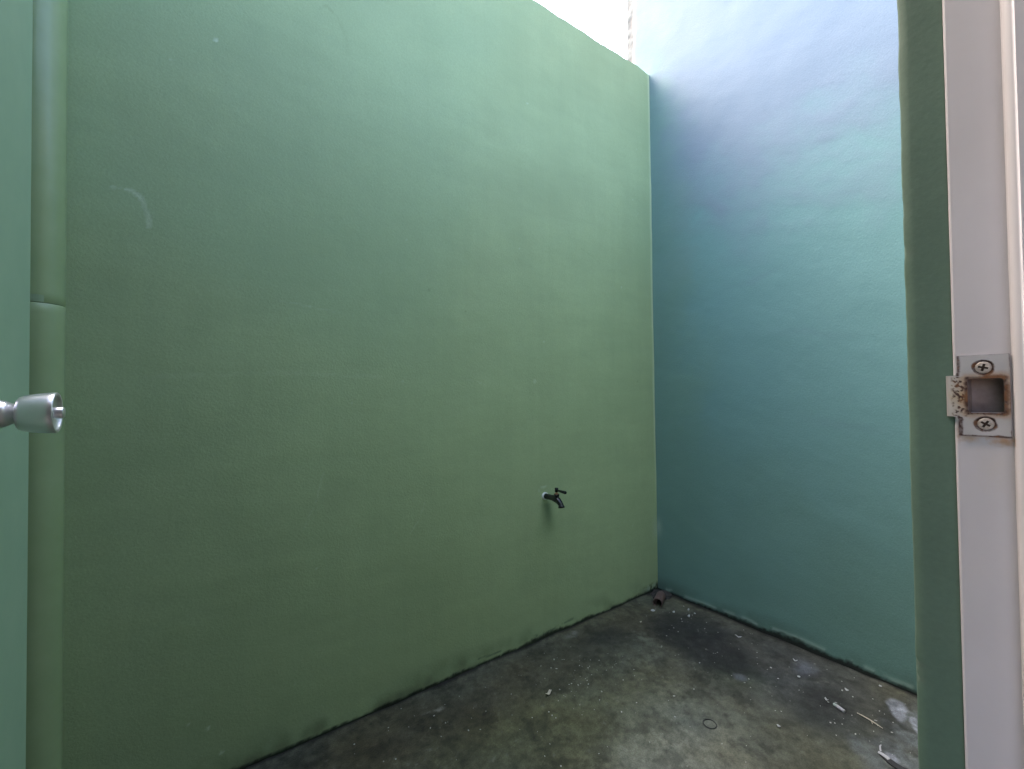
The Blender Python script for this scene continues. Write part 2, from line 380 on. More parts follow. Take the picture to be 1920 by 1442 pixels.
# pale sealant along the corner, lime bloom low down
dcr = W - X
col = mixc(col, (0.55, 0.65, 0.44), 0.75 * (1 - smooth(0.010, 0.020, dcr + 0.004 * (mid - 0.5))) * smooth(0.45, 0.75, Zg) * (0.6 + 0.4 * smooth(0.3, 0.6, fbm(X, Zg, 0.2, 103))))
bl = np.exp(-((dcr - 0.012) / 0.028) ** 2 - ((Zg - 0.362) / 0.055) ** 2)
col = mixc(col, (0.45, 0.56, 0.46), 0.55 * bl * (0.5 + mid))
# crumbled paint at the foot of the corner
crumb = smooth(2.02, 2.10, X) * (1 - smooth(0.02, 0.055, Zg + 0.03 * (mid - 0.5)))
spk = fbm(X, Zg, 0.016, 107, 2)
col = mixc(col, np.array((0.34, 0.44, 0.33)), crumb * smooth(0.5, 0.6, spk)); col = mixc(col, (0.02, 0.025, 0.02), crumb * (1 - smooth(0.42, 0.5, spk)))
# rising damp and grime at the foot
foot = Zg - 0.004
gh = 0.003 + 0.020 * fbm(X, X * 0, 0.12, 111, 4) ** 1.5 + 0.016 * smooth(0.55, 0.8, fbm(X, X * 0, 0.4, 113, 2))
col = mixc(col, (0.12, 0.15, 0.09), 0.75 * (1 - smooth(0.0, 0.11, foot - 0.05 * (mid - 0.5))) * smooth(0.3, 0.7, mid))
col = mixc(col, (0.016, 0.017, 0.014), 0.95 * (1 - smooth(0.6, 1.5, foot / gh + 0.9 * (fbm(X, Zg, 0.012, 117, 3) - 0.5))))
disp = 0.005 * (und - 0.5) + 0.0022 * (mid - 0.5) + 0.0007 * (brush - 0.5) + 0.003 * crumb * (spk - 0.5)
ztop = Zg + np.where(Zg > T - 0.02, 0.020 * (fbm(X, X * 0, 0.14, 121, 5, 0.6) - 0.5) + 0.006 * np.exp(-((X - 2.08) / 0.05) ** 2), 0)
P = np.stack([X, D - disp, ztop], -1)
ex = bmesh.new()
THK = 0.12
ev = [(-0.80, D, -0.03), (W + 0.15, D, -0.03), (W + 0.15, D + THK, -0.03), (-0.80, D + THK, -0.03), (-0.80, D + 0.004, T - 0.012), (W, D + 0.004, T - 0.012), (W, D + THK, T - 0.012), (-0.80, D + THK, T - 0.012)]
eq = [(4, 5, 6, 7), (2, 3, 7, 6), (3, 0, 4, 7)]
ex.free()
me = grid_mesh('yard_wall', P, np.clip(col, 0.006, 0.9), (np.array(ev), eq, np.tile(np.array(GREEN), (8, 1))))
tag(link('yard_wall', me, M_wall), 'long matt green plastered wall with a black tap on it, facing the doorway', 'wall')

# ------------------------------------------------------------------ taller side wall on the right
YE = 1.778; TS = 4.7
ys = np.arange(0.10, YE + 1e-6, 0.0065); ys[-1] = YE; zs = np.arange(-0.03, TS, 0.0075)
Yg, Zg = np.meshgrid(ys, zs, indexing='ij'); X = Yg
und = fbm(Yg, Zg, 0.50, 171, 3); mid = fbm(Yg, Zg, 0.17, 181, 4, 0.55); tro = fbm(Yg * 0.5 + Zg * 0.35, Zg * 1.2 - Yg * 0.6, 0.09, 191, 4, 0.55); fine = fbm(Yg, Zg, 0.03, 195, 3)
col = np.zeros(Yg.shape + (3,)) + np.array(AQUA)
col *= (0.93 + 0.09 * und + 0.08 * (tro - 0.5) + 0.05 * (mid - 0.5))[..., None]
# bluish sky light painted over the middle, fading by the corner and low down
thin = (1 - smooth(1.15, 1.55, Yg + 0.22 * (mid - 0.5) + 0.12 * (tro - 0.5))) * smooth(-0.1, 1.3, Zg + 0.6 * (und - 0.5) + 0.3 * (mid - 0.5))  # thin: mask of the painted bluish sky light
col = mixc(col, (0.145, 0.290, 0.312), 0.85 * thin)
# lilac tint of sky light painted over the upper part, uneven lower limit
sky_lilac = smooth(1.75, 2.45, Zg + 0.55 * (und - 0.5) + 0.35 * (mid - 0.5) + 0.25 * (tro - 0.5)) * (1 - 0.75 * smooth(1.25, 1.60, Yg + 0.25 * (mid - 0.5) - 0.35 * np.clip(Zg - 2.5, 0, 1)))
col = mixc(col, (0.158, 0.196, 0.285), 0.80 * sky_lilac)
for py, pz, a, b, w, s in ((0.967, 2.475, 0.045, 0.012, 0.30, 1.1), (0.747, 2.219, 0.05, 0.012, 0.25, 0.3), (0.896, 2.227, 0.07, 0.016, 0.22, 0.4), (0.988, 2.294, 0.06, 0.02, 0.20, 0.5), (1.15, 2.36, 0.05, 0.02, 0.12, 0.2), (0.64, 1.96, 0.09, 0.012, 0.15, 0.2), (1.02, 1.69, 0.12, 0.012, 0.12, -0.2), (0.8, 1.40, 0.15, 0.015, 0.10, 0.15), (0.7, 1.0, 0.15, 0.02, 0.10, 0.1)):
    c, s2 = math.cos(s), math.sin(s)
    qy, qz = Yg - py + 0.04 * (mid - 0.5), Zg - pz + 0.04 * (tro - 0.5)
    k = np.exp(-((qy * c + qz * s2) / a) ** 2 - ((-qy * s2 + qz * c) / b) ** 2)
    col = mixc(col, (0.13, 0.19, 0.25), 1.5 * w * k)
# bare crumbled mortar along the free end
br = (YE - Yg) + 0.035 * (mid - 0.5) + 0.012 * (fine - 0.5)
bare = (1 - smooth(0.04, 0.07, br)) * smooth(2.9, 3.1, Zg)
col = mixc(col, (0.155, 0.165, 0.165), bare); col = mixc(col, (0.12, 0.12, 0.12), bare * smooth(0.52, 0.66, fine))
cr2 = np.exp(-((br - 0.10) / 0.010) ** 2) * smooth(2.9, 3.1, Zg) * smooth(0.35, 0.6, fbm(Yg, Zg, 0.12, 201))
col = mixc(col, (0.15, 0.17, 0.18), 0.6 * cr2)
bl = np.exp(-((D - Yg - 0.010) / 0.022) ** 2 - ((Zg - 0.362) / 0.05) ** 2)
col = mixc(col, (0.45, 0.56, 0.48), 0.4 * bl * (0.5 + mid))
foot = Zg - 0.004
gh = 0.004 + 0.024 * fbm(Yg, Yg * 0, 0.12, 211, 4) ** 1.5 + 0.014 * smooth(0.5, 0.8, fbm(Yg, Yg * 0, 0.35, 213, 2))
col = mixc(col, (0.09, 0.14, 0.12), 0.7 * (1 - smooth(0.0, 0.10, foot - 0.05 * (mid - 0.5))) * smooth(0.3, 0.7, mid))
peel = np.exp(-((foot - gh - 0.012) / 0.006) ** 2) * smooth(0.5, 0.6, fbm(Yg, Zg, 0.07, 221, 3))
col = mixc(col, (0.36, 0.47, 0.42), 0.6 * peel)
col = mixc(col, (0.016, 0.016, 0.015), 0.95 * (1 - smooth(0.6, 1.5, foot / gh + 0.9 * (fbm(Yg, Zg, 0.012, 217, 3) - 0.5))))
disp = 0.006 * (und - 0.5) + 0.0013 * (tro - 0.5) + 0.0020 * (mid - 0.5) - 0.006 * bare * (0.3 + fine) + 0.002 * peel
yy = Yg + np.where(Yg > YE - 0.01, 0.008 * (fbm(Zg, Zg * 0, 0.10, 231, 4) - 0.6), 0)
P = np.stack([W - disp, yy, Zg], -1)[::-1]
ev = [(W + 0.006, 0.10, -0.03), (W + 0.18, 0.10, -0.03), (W + 0.18, YE - 0.012, -0.03), (W + 0.006, YE - 0.012, -0.03), (W + 0.006, 0.10, TS), (W + 0.18, 0.10, TS), (W + 0.18, YE - 0.012, TS), (W + 0.006, YE - 0.012, TS)]
eq = [(4, 5, 6, 7), (1, 2, 6, 5), (2, 3, 7, 6)]
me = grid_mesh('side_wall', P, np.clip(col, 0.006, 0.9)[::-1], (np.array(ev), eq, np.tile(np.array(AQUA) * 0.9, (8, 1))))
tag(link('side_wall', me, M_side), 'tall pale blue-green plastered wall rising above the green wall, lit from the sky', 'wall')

# ------------------------------------------------------------------ house: wall with the doorway, room behind the camera, roof
HX0, HX1, HY0, HY1 = -0.275, 0.464, -0.045, 0.103       # doorway and wall thickness
HEAD = 2.22; HT = 2.52
hw = empty('house_wall', (0.46, HY1, 0.0))
tag(hw, 'green plastered house wall with a chipped edge beside the white door frame', 'wall')
# right pier: reveal, rounded chipped arris and outer face as one grid
zs = np.arange(-0.03, HEAD + 0.004, 0.004)
cs = [(HX1, HY1 - 0.027 + 0.004 * k) for k in range(6)] + [(HX1 + 0.0006, HY1 - 0.0018), (HX1 + 0.0022, HY1 - 0.0004)] + [(HX1 + 0.005, HY1), (HX1 + 0.03, HY1), (HX1 + 0.3, HY1), (W + 0.02, HY1)]
cs = np.array(cs); K = len(cs)
Px = np.repeat(cs[:, 0][:, None], len(zs), 1); Py = np.repeat(cs[:, 1][:, None], len(zs), 1); Pz = np.repeat(zs[None, :], K, 0)
chip = fbm(Pz, Pz * 0, 0.05, 241, 4, 0.75); chipw = smooth(0.60, 0.70, chip); near = np.exp(-((Py - HY1) / 0.006) ** 2) * (Px < HX1 + 0.004)
Py = Py - near * (0.0018 * chipw + 0.0009 * (fbm(Pz, Pz * 0, 0.03, 251, 4) - 0.5) * 2)
Px = Px + 0.0015 * (fbm(Pz, Py, 0.12, 261, 3) - 0.5) * (Px < HX1 + 0.01)
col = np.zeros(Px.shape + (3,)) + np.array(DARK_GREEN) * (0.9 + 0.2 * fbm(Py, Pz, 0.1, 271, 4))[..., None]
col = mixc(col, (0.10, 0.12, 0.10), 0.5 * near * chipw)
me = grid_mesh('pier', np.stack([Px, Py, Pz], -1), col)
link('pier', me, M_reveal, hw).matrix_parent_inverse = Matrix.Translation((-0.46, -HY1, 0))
def hpart(name, *b):
    bm = bmesh.new(); box(bm, *b); o = bm_obj(name, bm, M_wallplain, hw); o.matrix_parent_inverse = Matrix.Translation((-0.46, -HY1, 0)); return o
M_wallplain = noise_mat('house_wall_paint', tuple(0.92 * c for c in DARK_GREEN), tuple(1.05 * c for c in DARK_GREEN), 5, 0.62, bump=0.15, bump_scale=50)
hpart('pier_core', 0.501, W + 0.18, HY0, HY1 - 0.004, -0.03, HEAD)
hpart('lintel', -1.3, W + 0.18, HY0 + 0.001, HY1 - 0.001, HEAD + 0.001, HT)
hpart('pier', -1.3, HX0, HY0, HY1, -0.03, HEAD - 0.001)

# end wall of the yard on the left, out of the picture
bm = bmesh.new(); box(bm, -0.52, -0.375, HY1 + 0.002, D - 0.004, -0.03, 3.0)
tag(bm_obj('end_wall', bm, M_wallplain), 'unseen green wall closing the yard behind the open door', 'wall')
# roof slab over the left end, from which the downpipe comes
bm = bmesh.new(); box(bm, -1.3, -0.05, HY1 - 0.02, D + 0.30, 3.04, 3.16)
tag(bm_obj('canopy_slab', bm, M_roof), 'flat concrete roof above the left end of the yard', 'roof')
bm = bmesh.new(); box(bm, -1.35, W + 0.18, -4.0, HY1 + 0.03, 2.521, 2.60)
tag(bm_obj('house_roof_slab', bm, M_roof), 'flat concrete roof of the house above the doorway', 'roof')

for nm, b, m in (('unseen_room_floor', (-1.3, W + 0.18, -3.6, HY0 - 0.001, -0.05, FLOOR_IN), M_tile), ('unseen_room_ceiling', (-1.3, W + 0.18, -3.6, HY0 - 0.001, 2.40, 2.50), M_unseen_room)):
    bm = bmesh.new(); box(bm, *b); tag(bm_obj(nm, bm, m), kind='structure')  # unseen room shaped for light: left side open so daylight reaches the jamb
bm = bmesh.new(); box(bm, W - 0.6, W - 0.5, -3.6, HY0 - 0.002, FLOOR_IN, 2.399)
tag(bm_obj('unseen_room_wall', bm, M_unseen_room), 'plain pinkish right-hand wall of the unseen room behind the camera', 'wall')
bm = bmesh.new(); box(bm, -1.3, W - 0.601, -3.6, -3.5, FLOOR_IN, 2.399)
bm2 = bmesh.new(); box(bm2, -1.3, -1.2, -3.499, -1.6, FLOOR_IN, 2.399)  # added to narrow the open side and limit the light let in
tag(bm_obj('unseen_room_wall', bm2, M_unseen_room), 'short pinkish wall added to narrow the light opening behind the camera', 'wall')
tag(bm_obj('unseen_room_wall', bm, M_unseen_room), 'plain pinkish back wall of the unseen room behind the camera', 'wall')
bm = bmesh.new(); box(bm, HX0 + 0.001, HX1 - 0.002, HY0 - 0.0005, HY1 - 0.004, -0.04, FLOOR_IN - 0.002)
tag(bm_obj('threshold', bm, M_tile), kind='structure')

# ------------------------------------------------------------------ door frame with the strike plate
fr = empty('door_surround', (JX, 0.0, FLOOR_IN))
tag(fr, 'white painted door frame with a rusty steel strike plate', 'door frame')
FINV = Matrix.Translation((-JX, 0.0, -FLOOR_IN))
FAR = 0.0755; TOP = 2.17
hy0, hy1, hz0, hz1 = 0.0500, 0.0680, 1.1322, 1.1566     # keeper hole
def jamb(right=True):
    bm = bmesh.new()
    # cross-section from the room side to the yard side: stop with rounded nose, reveal, eased far edge
    sec = [(0.500, HY0 - 0.02), (0.4480, HY0 - 0.02), (0.4480, 0.0385)]
    for k in range(7):
        a = math.pi / 2 * k / 6
        sec.append((0.4480 + 0.0062 * (1 - math.cos(a)), 0.0385 + 0.0062 * math.sin(a)))
    sec += [(JX - 0.002, 0.0450), (JX, 0.0462)]
    i_rev = len(sec) - 1
    sec += [(JX, FAR - 0.0016), (JX + 0.0005, FAR - 0.0005), (JX + 0.0016, FAR), (0.500, FAR)]
    fx = (lambda x: x) if right else (lambda x: -x + JX + HX0 + 0.006)
    zz = [FLOOR_IN, hz0, hz1, TOP] if right else [FLOOR_IN, TOP]
    R = [[bm.verts.new((fx(x), y, z)) for x, y in sec] for z in zz]
    for a, (A, B) in enumerate(zip(R[:-1], R[1:])):
        for k in range(len(sec) - 1):
            if right and a == 1 and k == i_rev: continue
            bm.faces.new((A[k], A[k + 1], B[k + 1], B[k])).smooth = 2 < k < 9
    if right:
        q = {}
        for nm, y, x in (('a', sec[i_rev][1], JX), ('b', hy0, JX), ('c', hy1, JX), ('d', sec[i_rev + 1][1], JX)):
            q[nm] = [bm.verts.new((x, y, z)) for z in (hz0, hz1)]
        for s, t in (('a', 'b'), ('c', 'd')): bm.faces.new((q[s][0], q[t][0], q[t][1], q[s][1]))
        pk = [bm.verts.new((JX + 0.014, y, z)) for y, z in ((hy0, hz0), (hy1, hz0), (hy1, hz1), (hy0, hz1))]
        fr4 = [q['b'][0], q['c'][0], q['c'][1], q['b'][1]]
        for k in range(4): bm.faces.new((fr4[k], fr4[(k + 1) % 4], pk[(k + 1) % 4], pk[k])).material_index = 1
        bm.faces.new(pk).material_index = 1
    return bm_obj('jamb', bm, [M_white, M_pocket], fr)
for s in (True, False): jamb(s).matrix_parent_inverse = FINV
o = box_obj('head', (HX0 + 0.03, HX1 + 0.03, HY0 - 0.02, FAR, TOP + 0.0005, HEAD), M_white, fr); o.matrix_parent_inverse = FINV

# strike plate: half-millimetre grid with a lip that rolls away, thickness by solidify, rust in the colour attribute
S = 0.0005
y_near, y_body, y_lip = 0.0470, 0.0728, 0.0835
z0, z1, lz0, lz1 = 1.1150, 1.1735, 1.1290, 1.1588
ss = np.arange(y_near, y_lip + S / 2, S); vv = np.arange(z0, z1 + S / 2, S)
Sg, Vg = np.meshgrid(ss, vv, indexing='ij')
sc_ = Sg[:-1, :-1] + S / 2; vc = Vg[:-1, :-1] + S / 2
keep = ((sc_ < y_body) | ((vc > lz0) & (vc < lz1)))
fil = 0.004                                             # fillets where the lip meets the body
for zc_, sg in ((lz0, -1), (lz1, 1)):
    a = (sc_ - y_body); b = (vc - zc_) * sg
    keep |= (a >= 0) & (b >= 0) & (a < fil) & (b < fil) & (np.hypot(a - fil, b - fil) > fil)
rr = 0.0022                                             # rounded hole corners
hx = np.maximum(np.abs(sc_ - (hy0 + hy1) / 2) - ((hy1 - hy0) / 2 - rr), 0); hv = np.maximum(np.abs(vc - (hz0 + hz1) / 2) - ((hz1 - hz0) / 2 - rr), 0)
keep &= ~(np.hypot(hx, hv) < rr)
scr = [(0.0597, 1.1644), (0.0593, 1.1241)]
for sy, sz in scr: keep &= ~(np.hypot(sc_ - sy, vc - sz) < 0.0034)
lipt = np.clip((Sg - 0.0745) / (y_lip - 0.0745), 0, 1)
rad = 0.0055; ang = lipt * (y_lip - 0.0745) / rad
Py = np.where(Sg > 0.0745, 0.0745 + rad * np.sin(ang), Sg)
Px = JX - 0.0014 + np.where(Sg > 0.0745, rad * (1 - np.cos(ang)), 0)
for sy, sz in scr:                                      # countersinks
    d = np.hypot(Sg - sy, Vg - sz); Px = Px + 0.0013 * (1 - smooth(0.0036, 0.0056, d))
n1 = fbm(Sg, Vg, 0.006, 401, 4, 0.6); n2 = fbm(Sg, Vg, 0.0022, 411, 3, 0.6); n0 = fbm(Sg, Vg, 0.02, 421, 3)
dh = np.hypot(np.maximum(np.abs(Sg - (hy0 + hy1) / 2) - (hy1 - hy0) / 2, 0), np.maximum(np.abs(Vg - (hz0 + hz1) / 2) - (hz1 - hz0) / 2, 0))
dedge = np.minimum.reduce([np.where((Vg > lz0) & (Vg < lz1), 9, np.abs(y_body - Sg)), z1 - Vg + 0.0012, Vg - z0, Sg - y_near + 0.0012])
rust = 1 - smooth(0.4, 1.3, dh / (0.0005 + 0.0022 * n1 ** 1.2 + 0.0012 * n2))
rust = np.maximum(rust, 1 - smooth(0.4, 1.2, dedge / (0.0004 + 0.0030 * n0 * n1)))
lowl = np.where((Sg < y_body) & (Vg < lz0 - 0.0005), y_body - Sg, 9)
rust = np.maximum(rust, 1 - smooth(0.7, 1.1, lowl / (0.0012 + 0.0028 * n1)))
for (sy, sz), k in zip(scr, (0.8, 1.0)):
    d = np.hypot(Sg - sy, Vg - sz)
    rust = np.maximum(rust, 1 - smooth(0.6, 1.2, (d - 0.0048) / (0.0004 + 0.0016 * k * n1)))
lipz = smooth(0.0675, 0.070, Sg) * (1 - smooth(0.0745, 0.0775, Sg)) * smooth(lz0 - 0.001, lz0 + 0.001, Vg) * (1 - smooth(lz1 - 0.001, lz1, Vg))
rust = np.maximum(rust, lipz * smooth(0.56, 0.66, n2 * 0.75 + 0.30 * n1 + 0.04))
band = np.exp(-((Vg - 1.1435) / 0.0045) ** 2) * smooth(0.0665, 0.069, Sg) * (1 - smooth(0.077, 0.080, Sg))
stain = np.clip(0.35 * lipz + 0.7 * band * n1 * 1.4, 0, 1)
rust = np.clip(rust, 0, 1)
col = np.zeros(Sg.shape + (3,)) + np.array((0.46, 0.42, 0.43)) * (0.85 + 0.3 * n0)[..., None]
col = mixc(col, (0.36, 0.27, 0.15), stain)
halo = 1 - smooth(0.5, 2.2, dh / (0.0015 + 0.003 * n1)); col = mixc(col, (0.36, 0.22, 0.13), 0.65 * halo)
col = mixc(col, (0.045, 0.018, 0.014), rust * (0.75 + 0.25 * smooth(0.4, 0.6, n2))); col = mixc(col, (0.16, 0.065, 0.025), 0.8 * rust * smooth(0.52, 0.66, n1))
n, m = Sg.shape
idx = -np.ones(n * m, int); ii, jj = np.nonzero(keep)
quads = np.stack([ii * m + jj, ii * m + jj + 1, (ii + 1) * m + jj + 1, (ii + 1) * m + jj], -1)
used = np.unique(quads); idx[used] = np.arange(len(used)); quads = idx[quads]
V = np.stack([Px, Py, Vg], -1).reshape(-1, 3)[used]; C4 = np.ones((len(used), 4), np.float32); C4[:, :3] = col.reshape(-1, 3)[used]; RU = np.maximum(rust, 0.6 * stain).reshape(-1)[used]
me = bpy.data.meshes.new('strike_plate'); me.from_pydata(V.tolist(), [], quads.tolist())
me.color_attributes.new('Col', 'FLOAT_COLOR', 'POINT').data.foreach_set('color', C4.ravel())
me.attributes.new('rust', 'FLOAT', 'POINT').data.foreach_set('value', RU.astype(np.float32))
M_plate, nt_, bs_ = new_mat('rusty_plated_steel')
a1 = N(nt_, 'ShaderNodeAttribute', attribute_name='Col'); a2 = N(nt_, 'ShaderNodeAttribute', attribute_name='rust')
nt_.links.new(a1.outputs['Color'], bs_.inputs['Base Color'])
mr = N(nt_, 'ShaderNodeMapRange'); mr.inputs['To Min'].default_value = 0.45; mr.inputs['To Max'].default_value = 0.0; nt_.links.new(a2.outputs['Fac'], mr.inputs['Value']); nt_.links.new(mr.outputs['Result'], bs_.inputs['Metallic'])
mr = N(nt_, 'ShaderNodeMapRange'); mr.inputs['To Min'].default_value = 0.42; mr.inputs['To Max'].default_value = 0.9; nt_.links.new(a2.outputs['Fac'], mr.inputs['Value']); nt_.links.new(mr.outputs['Result'], bs_.inputs['Roughness'])
plate = link('strike_plate', me, M_plate, fr); plate.matrix_parent_inverse = FINV
plate['label'] = 'rusty steel strike plate with a square hole'
sm = plate.modifiers.new('thickness', 'SOLIDIFY'); sm.thickness = 0.0012; sm.offset = -1.0
bm = bmesh.new(); bm.from_mesh(me); bmesh.ops.recalc_face_normals(bm, faces=bm.faces)
if sum(f.normal.x for f in bm.faces) > 0: bmesh.ops.reverse_faces(bm, faces=bm.faces)
bm.to_mesh(me); bm.free()
# cross-head screws
def screw(cy_, cz_, rot):
    bm = bmesh.new()
    r = 0.0042; x0 = JX - 0.0016
    w, l = 0.0007, 0.0026
    cr = [(w, w), (w, l), (-w, l), (-w, w), (-l, w), (-l, -w), (-w, -w), (-w, -l), (w, -l), (w, -w), (l, -w), (l, w)]
    c, s = math.cos(rot), math.sin(rot)
    pt = lambda a, b, x: bm.verts.new((x, cy_ + a * c - b * s, cz_ + a * s + b * c))
    top = [pt(a, b, x0) for a, b in cr]; bot = [pt(0.8 * a, 0.8 * b, x0 + 0.0014) for a, b in cr]
    mids = [(a / math.hypot(a, b) * r * 0.85, b / math.hypot(a, b) * r * 0.85) for a, b in cr]
    mid_ = [pt(a, b, x0 + 0.0001) for a, b in mids]; out = [pt(a / 0.85, b / 0.85, x0 + 0.0005) for a, b in mids]; rim = [pt(a / 0.8, b / 0.8, x0 + 0.0018) for a, b in mids]
    for A, B in ((top, mid_), (mid_, out), (out, rim)):
        for k in range(12): bm.faces.new((A[k], A[(k + 1) % 12], B[(k + 1) % 12], B[k]))
    for k in range(12): bm.faces.new((top[k], bot[k], bot[(k + 1) % 12], top[(k + 1) % 12])).material_index = 1
    bm.faces.new(bot).material_index = 1
    o = bm_obj('screw', bm, [M_screw, M_darkslot], plate, normals=False)
M_screw = noise_mat('dull_screw_steel', (0.30, 0.24, 0.21), (0.46, 0.40, 0.36), 500, 0.5, metal=0.25)
screw(*scr[0], 0.25); screw(*scr[1], 0.55)

# ------------------------------------------------------------------ open door on the left with its knob
dl = math.radians(2)
dv = Vector((math.sin(dl), math.cos(dl), 0)); nv = Vector((math.cos(dl), -math.sin(dl), 0))
E_ = Vector((-0.1753, 0.866, 0)); H_ = E_ - dv * 0.735
dr = empty('door', (H_.x, H_.y, FLOOR_IN + 0.01), -dl)          # local +Y runs along the leaf, +X is its visible face
tag(dr, 'green flush door standing open at the left edge with a satin metal knob', 'door')
bm = bmesh.new(); box(bm, -0.036, 0.0, 0.0, 0.735, 0.0, 2.02)
bmesh.ops.bevel(bm, geom=bm.edges[:], offset=0.0015, segments=2, affect='EDGES')
link_leaf = bm_obj('leaf', bm, M_leaf, dr)
KY, KZ = 0.735 - 0.134, 1.133 - FLOOR_IN - 0.01
kb = bmesh.new()
K0 = -0.007
def kl(prof, seg=56):
    kb = bmesh.new(); lathe(kb, [(max(a + K0, 0.0), r) for a, r in prof], (0, KY, KZ), (1, 0, 0), seg); return kb
kb.free()
knob = bm_obj('knob', kl([(0.031, 0.010), (0.0311, 0.0178), (0.0318, 0.0188), (0.035, 0.0200), (0.040, 0.0214), (0.047, 0.0226), (0.055, 0.0233), (0.0612, 0.0236), (0.0622, 0.0228), (0.0622, 0.0206), (0.0612, 0.0196), (0.0585, 0.0186), (0.0580, 0.0)]), M_steel, dr)
bm_obj('rosette', kl([(0.007, 0.033), (0.0085, 0.033), (0.0095, 0.030), (0.012, 0.0195), (0.016, 0.0158), (0.021, 0.0142), (0.024, 0.0126), (0.0242, 0.0118), (0.0268, 0.0116), (0.027, 0.0098), (0.0312, 0.0098)]), M_steel, knob)
bm_obj('lock_button', kl([(0.0578, 0.0066), (0.0668, 0.0066), (0.0675, 0.0060), (0.0675, 0.0)], 32), M_steel, knob)
for zh in (0.22, 1.0, 1.8):
    kb = bmesh.new(); lathe(kb, [(-0.045, 0), (-0.045, 0.006), (0.045, 0.006), (0.045, 0)], (-0.04, -0.006, zh), (0, 0, 1), 16); bm_obj('hinge', kb, M_steel, dr)

# ------------------------------------------------------------------ downpipe
PX, PY, PR = -0.304, 1.557, 0.050
dp = empty('downpipe', (PX, PY, 0.0))
tag(dp, 'vertical green painted downpipe beside the open door', 'pipe')
def pipe_part(name, za, zb, r, lip):
    bm = bmesh.new()
    prof = [(za + (zb - za) * k / 60, r) for k in range(61)]
    if lip > 0: prof[-1] = (zb - 0.0012, r); prof += [(zb, r - 0.0010), (zb, r - 0.005)]
    else: prof[0] = (za + 0.0006, r); prof = [(za, r - 0.005), (za, r - 0.0006)] + prof
    lathe(bm, prof, (0, 0, 0), (0, 0, 1), 64)
    return bm_obj(name, bm, M_pipe, dp)
ZJ = 1.378
pipe_part('lower_pipe', -0.02, ZJ, PR, 1)
pipe_part('upper_pipe', ZJ + 0.0009, 3.04, PR - 0.0004, -1)
bm = bmesh.new(); lathe(bm, [(ZJ - 0.02, PR - 0.004), (ZJ + 0.02, PR - 0.004)], (0, 0, 0), (0, 0, 1), 48); bm_obj('joint_ring', bm, M_mortar, dp)
bm = bmesh.new()                                         # painted-over label scrap at the joint
vs = []
for k in range(7):
    a = math.radians(-96 + 5 * k)
    vs.append([bm.verts.new(((PR + 0.0003) * math.cos(a), (PR + 0.0003) * math.sin(a), z)) for z in (ZJ + 0.002, ZJ + 0.019)])
for A, B in zip(vs[:-1], vs[1:]): bm.faces.new((A[0], B[0], B[1], A[1]))
M_tape = noise_mat('painted_tape', (0.28, 0.38, 0.22), (0.33, 0.43, 0.26), 60, 0.6)
bm_obj('tape', bm, M_tape, dp)

# ------------------------------------------------------------------ tap on the yard wall
tp = empty('tap', (1.353, D, 0.664))
tag(tp, 'small black lever tap with a white collar sticking out of the green wall', 'tap')
bm = bmesh.new(); lathe(bm, [(-0.004, 0.0), (-0.004, 0.0175), (0.008, 0.0175), (0.0095, 0.0165), (0.0095, 0.0110), (0.004, 0.010)], (0, 0, 0), (0, -1, 0), 32)
bm_obj('collar', bm, M_pvc, tp)
bm = bmesh.new()
path = [(0, 0.0, 0.0), (0, -0.012, 0.0), (0, -0.030, 0.001), (0, -0.055, 0.0015), (0, -0.072, 0.001), (0, -0.088, -0.002), (0, -0.099, -0.007), (0, -0.108, -0.014), (0, -0.114, -0.021), (0, -0.1160, -0.0250), (0, -0.1162, -0.0255), (0, -0.1172, -0.0325), (0, -0.1174, -0.0335)]
rad = [0.0130, 0.0132, 0.0128, 0.0130, 0.0150, 0.0155, 0.0140, 0.0124, 0.0118, 0.0118, 0.0142, 0.0146, 0.0125]
sweep(bm, path, rad, 28); bm_obj('body', bm, M_black, tp)
bm = bmesh.new(); lathe(bm, [(0.006, 0.011), (0.018, 0.0125), (0.0225, 0.0125), (0.0235, 0.0115), (0.0235, 0.0)], (0, -0.085, 0), (0, 0, 1), 28); bm_obj('bonnet', bm, M_black, tp)
bm = bmesh.new(); lathe(bm, [(0.0236, 0.0), (0.0236, 0.0105), (0.0262, 0.0100), (0.0268, 0.0048), (0.0360, 0.0046), (0.036, 0.0)], (0, -0.085, 0), (0, 0, 1), 24); bm_obj('stem', bm, M_brass, tp)
bm = bmesh.new()
lathe(bm, [(0.0335, 0.0), (0.0335, 0.0076), (0.050, 0.0084), (0.0515, 0.0072), (0.0495, 0.0)], (0, -0.085, 0), (0, 0, 1), 24)
sweep(bm, [(0, -0.085, 0.041), (0.001, -0.097, 0.0405), (0.002, -0.112, 0.0395), (0.004, -0.128, 0.0385), (0.005, -0.139, 0.0378), (0.005, -0.1415, 0.0376)], [0.0042, 0.0046, 0.0058, 0.0068, 0.0070, 0.0052], 16)
bm_obj('handle', bm, M_black, tp)

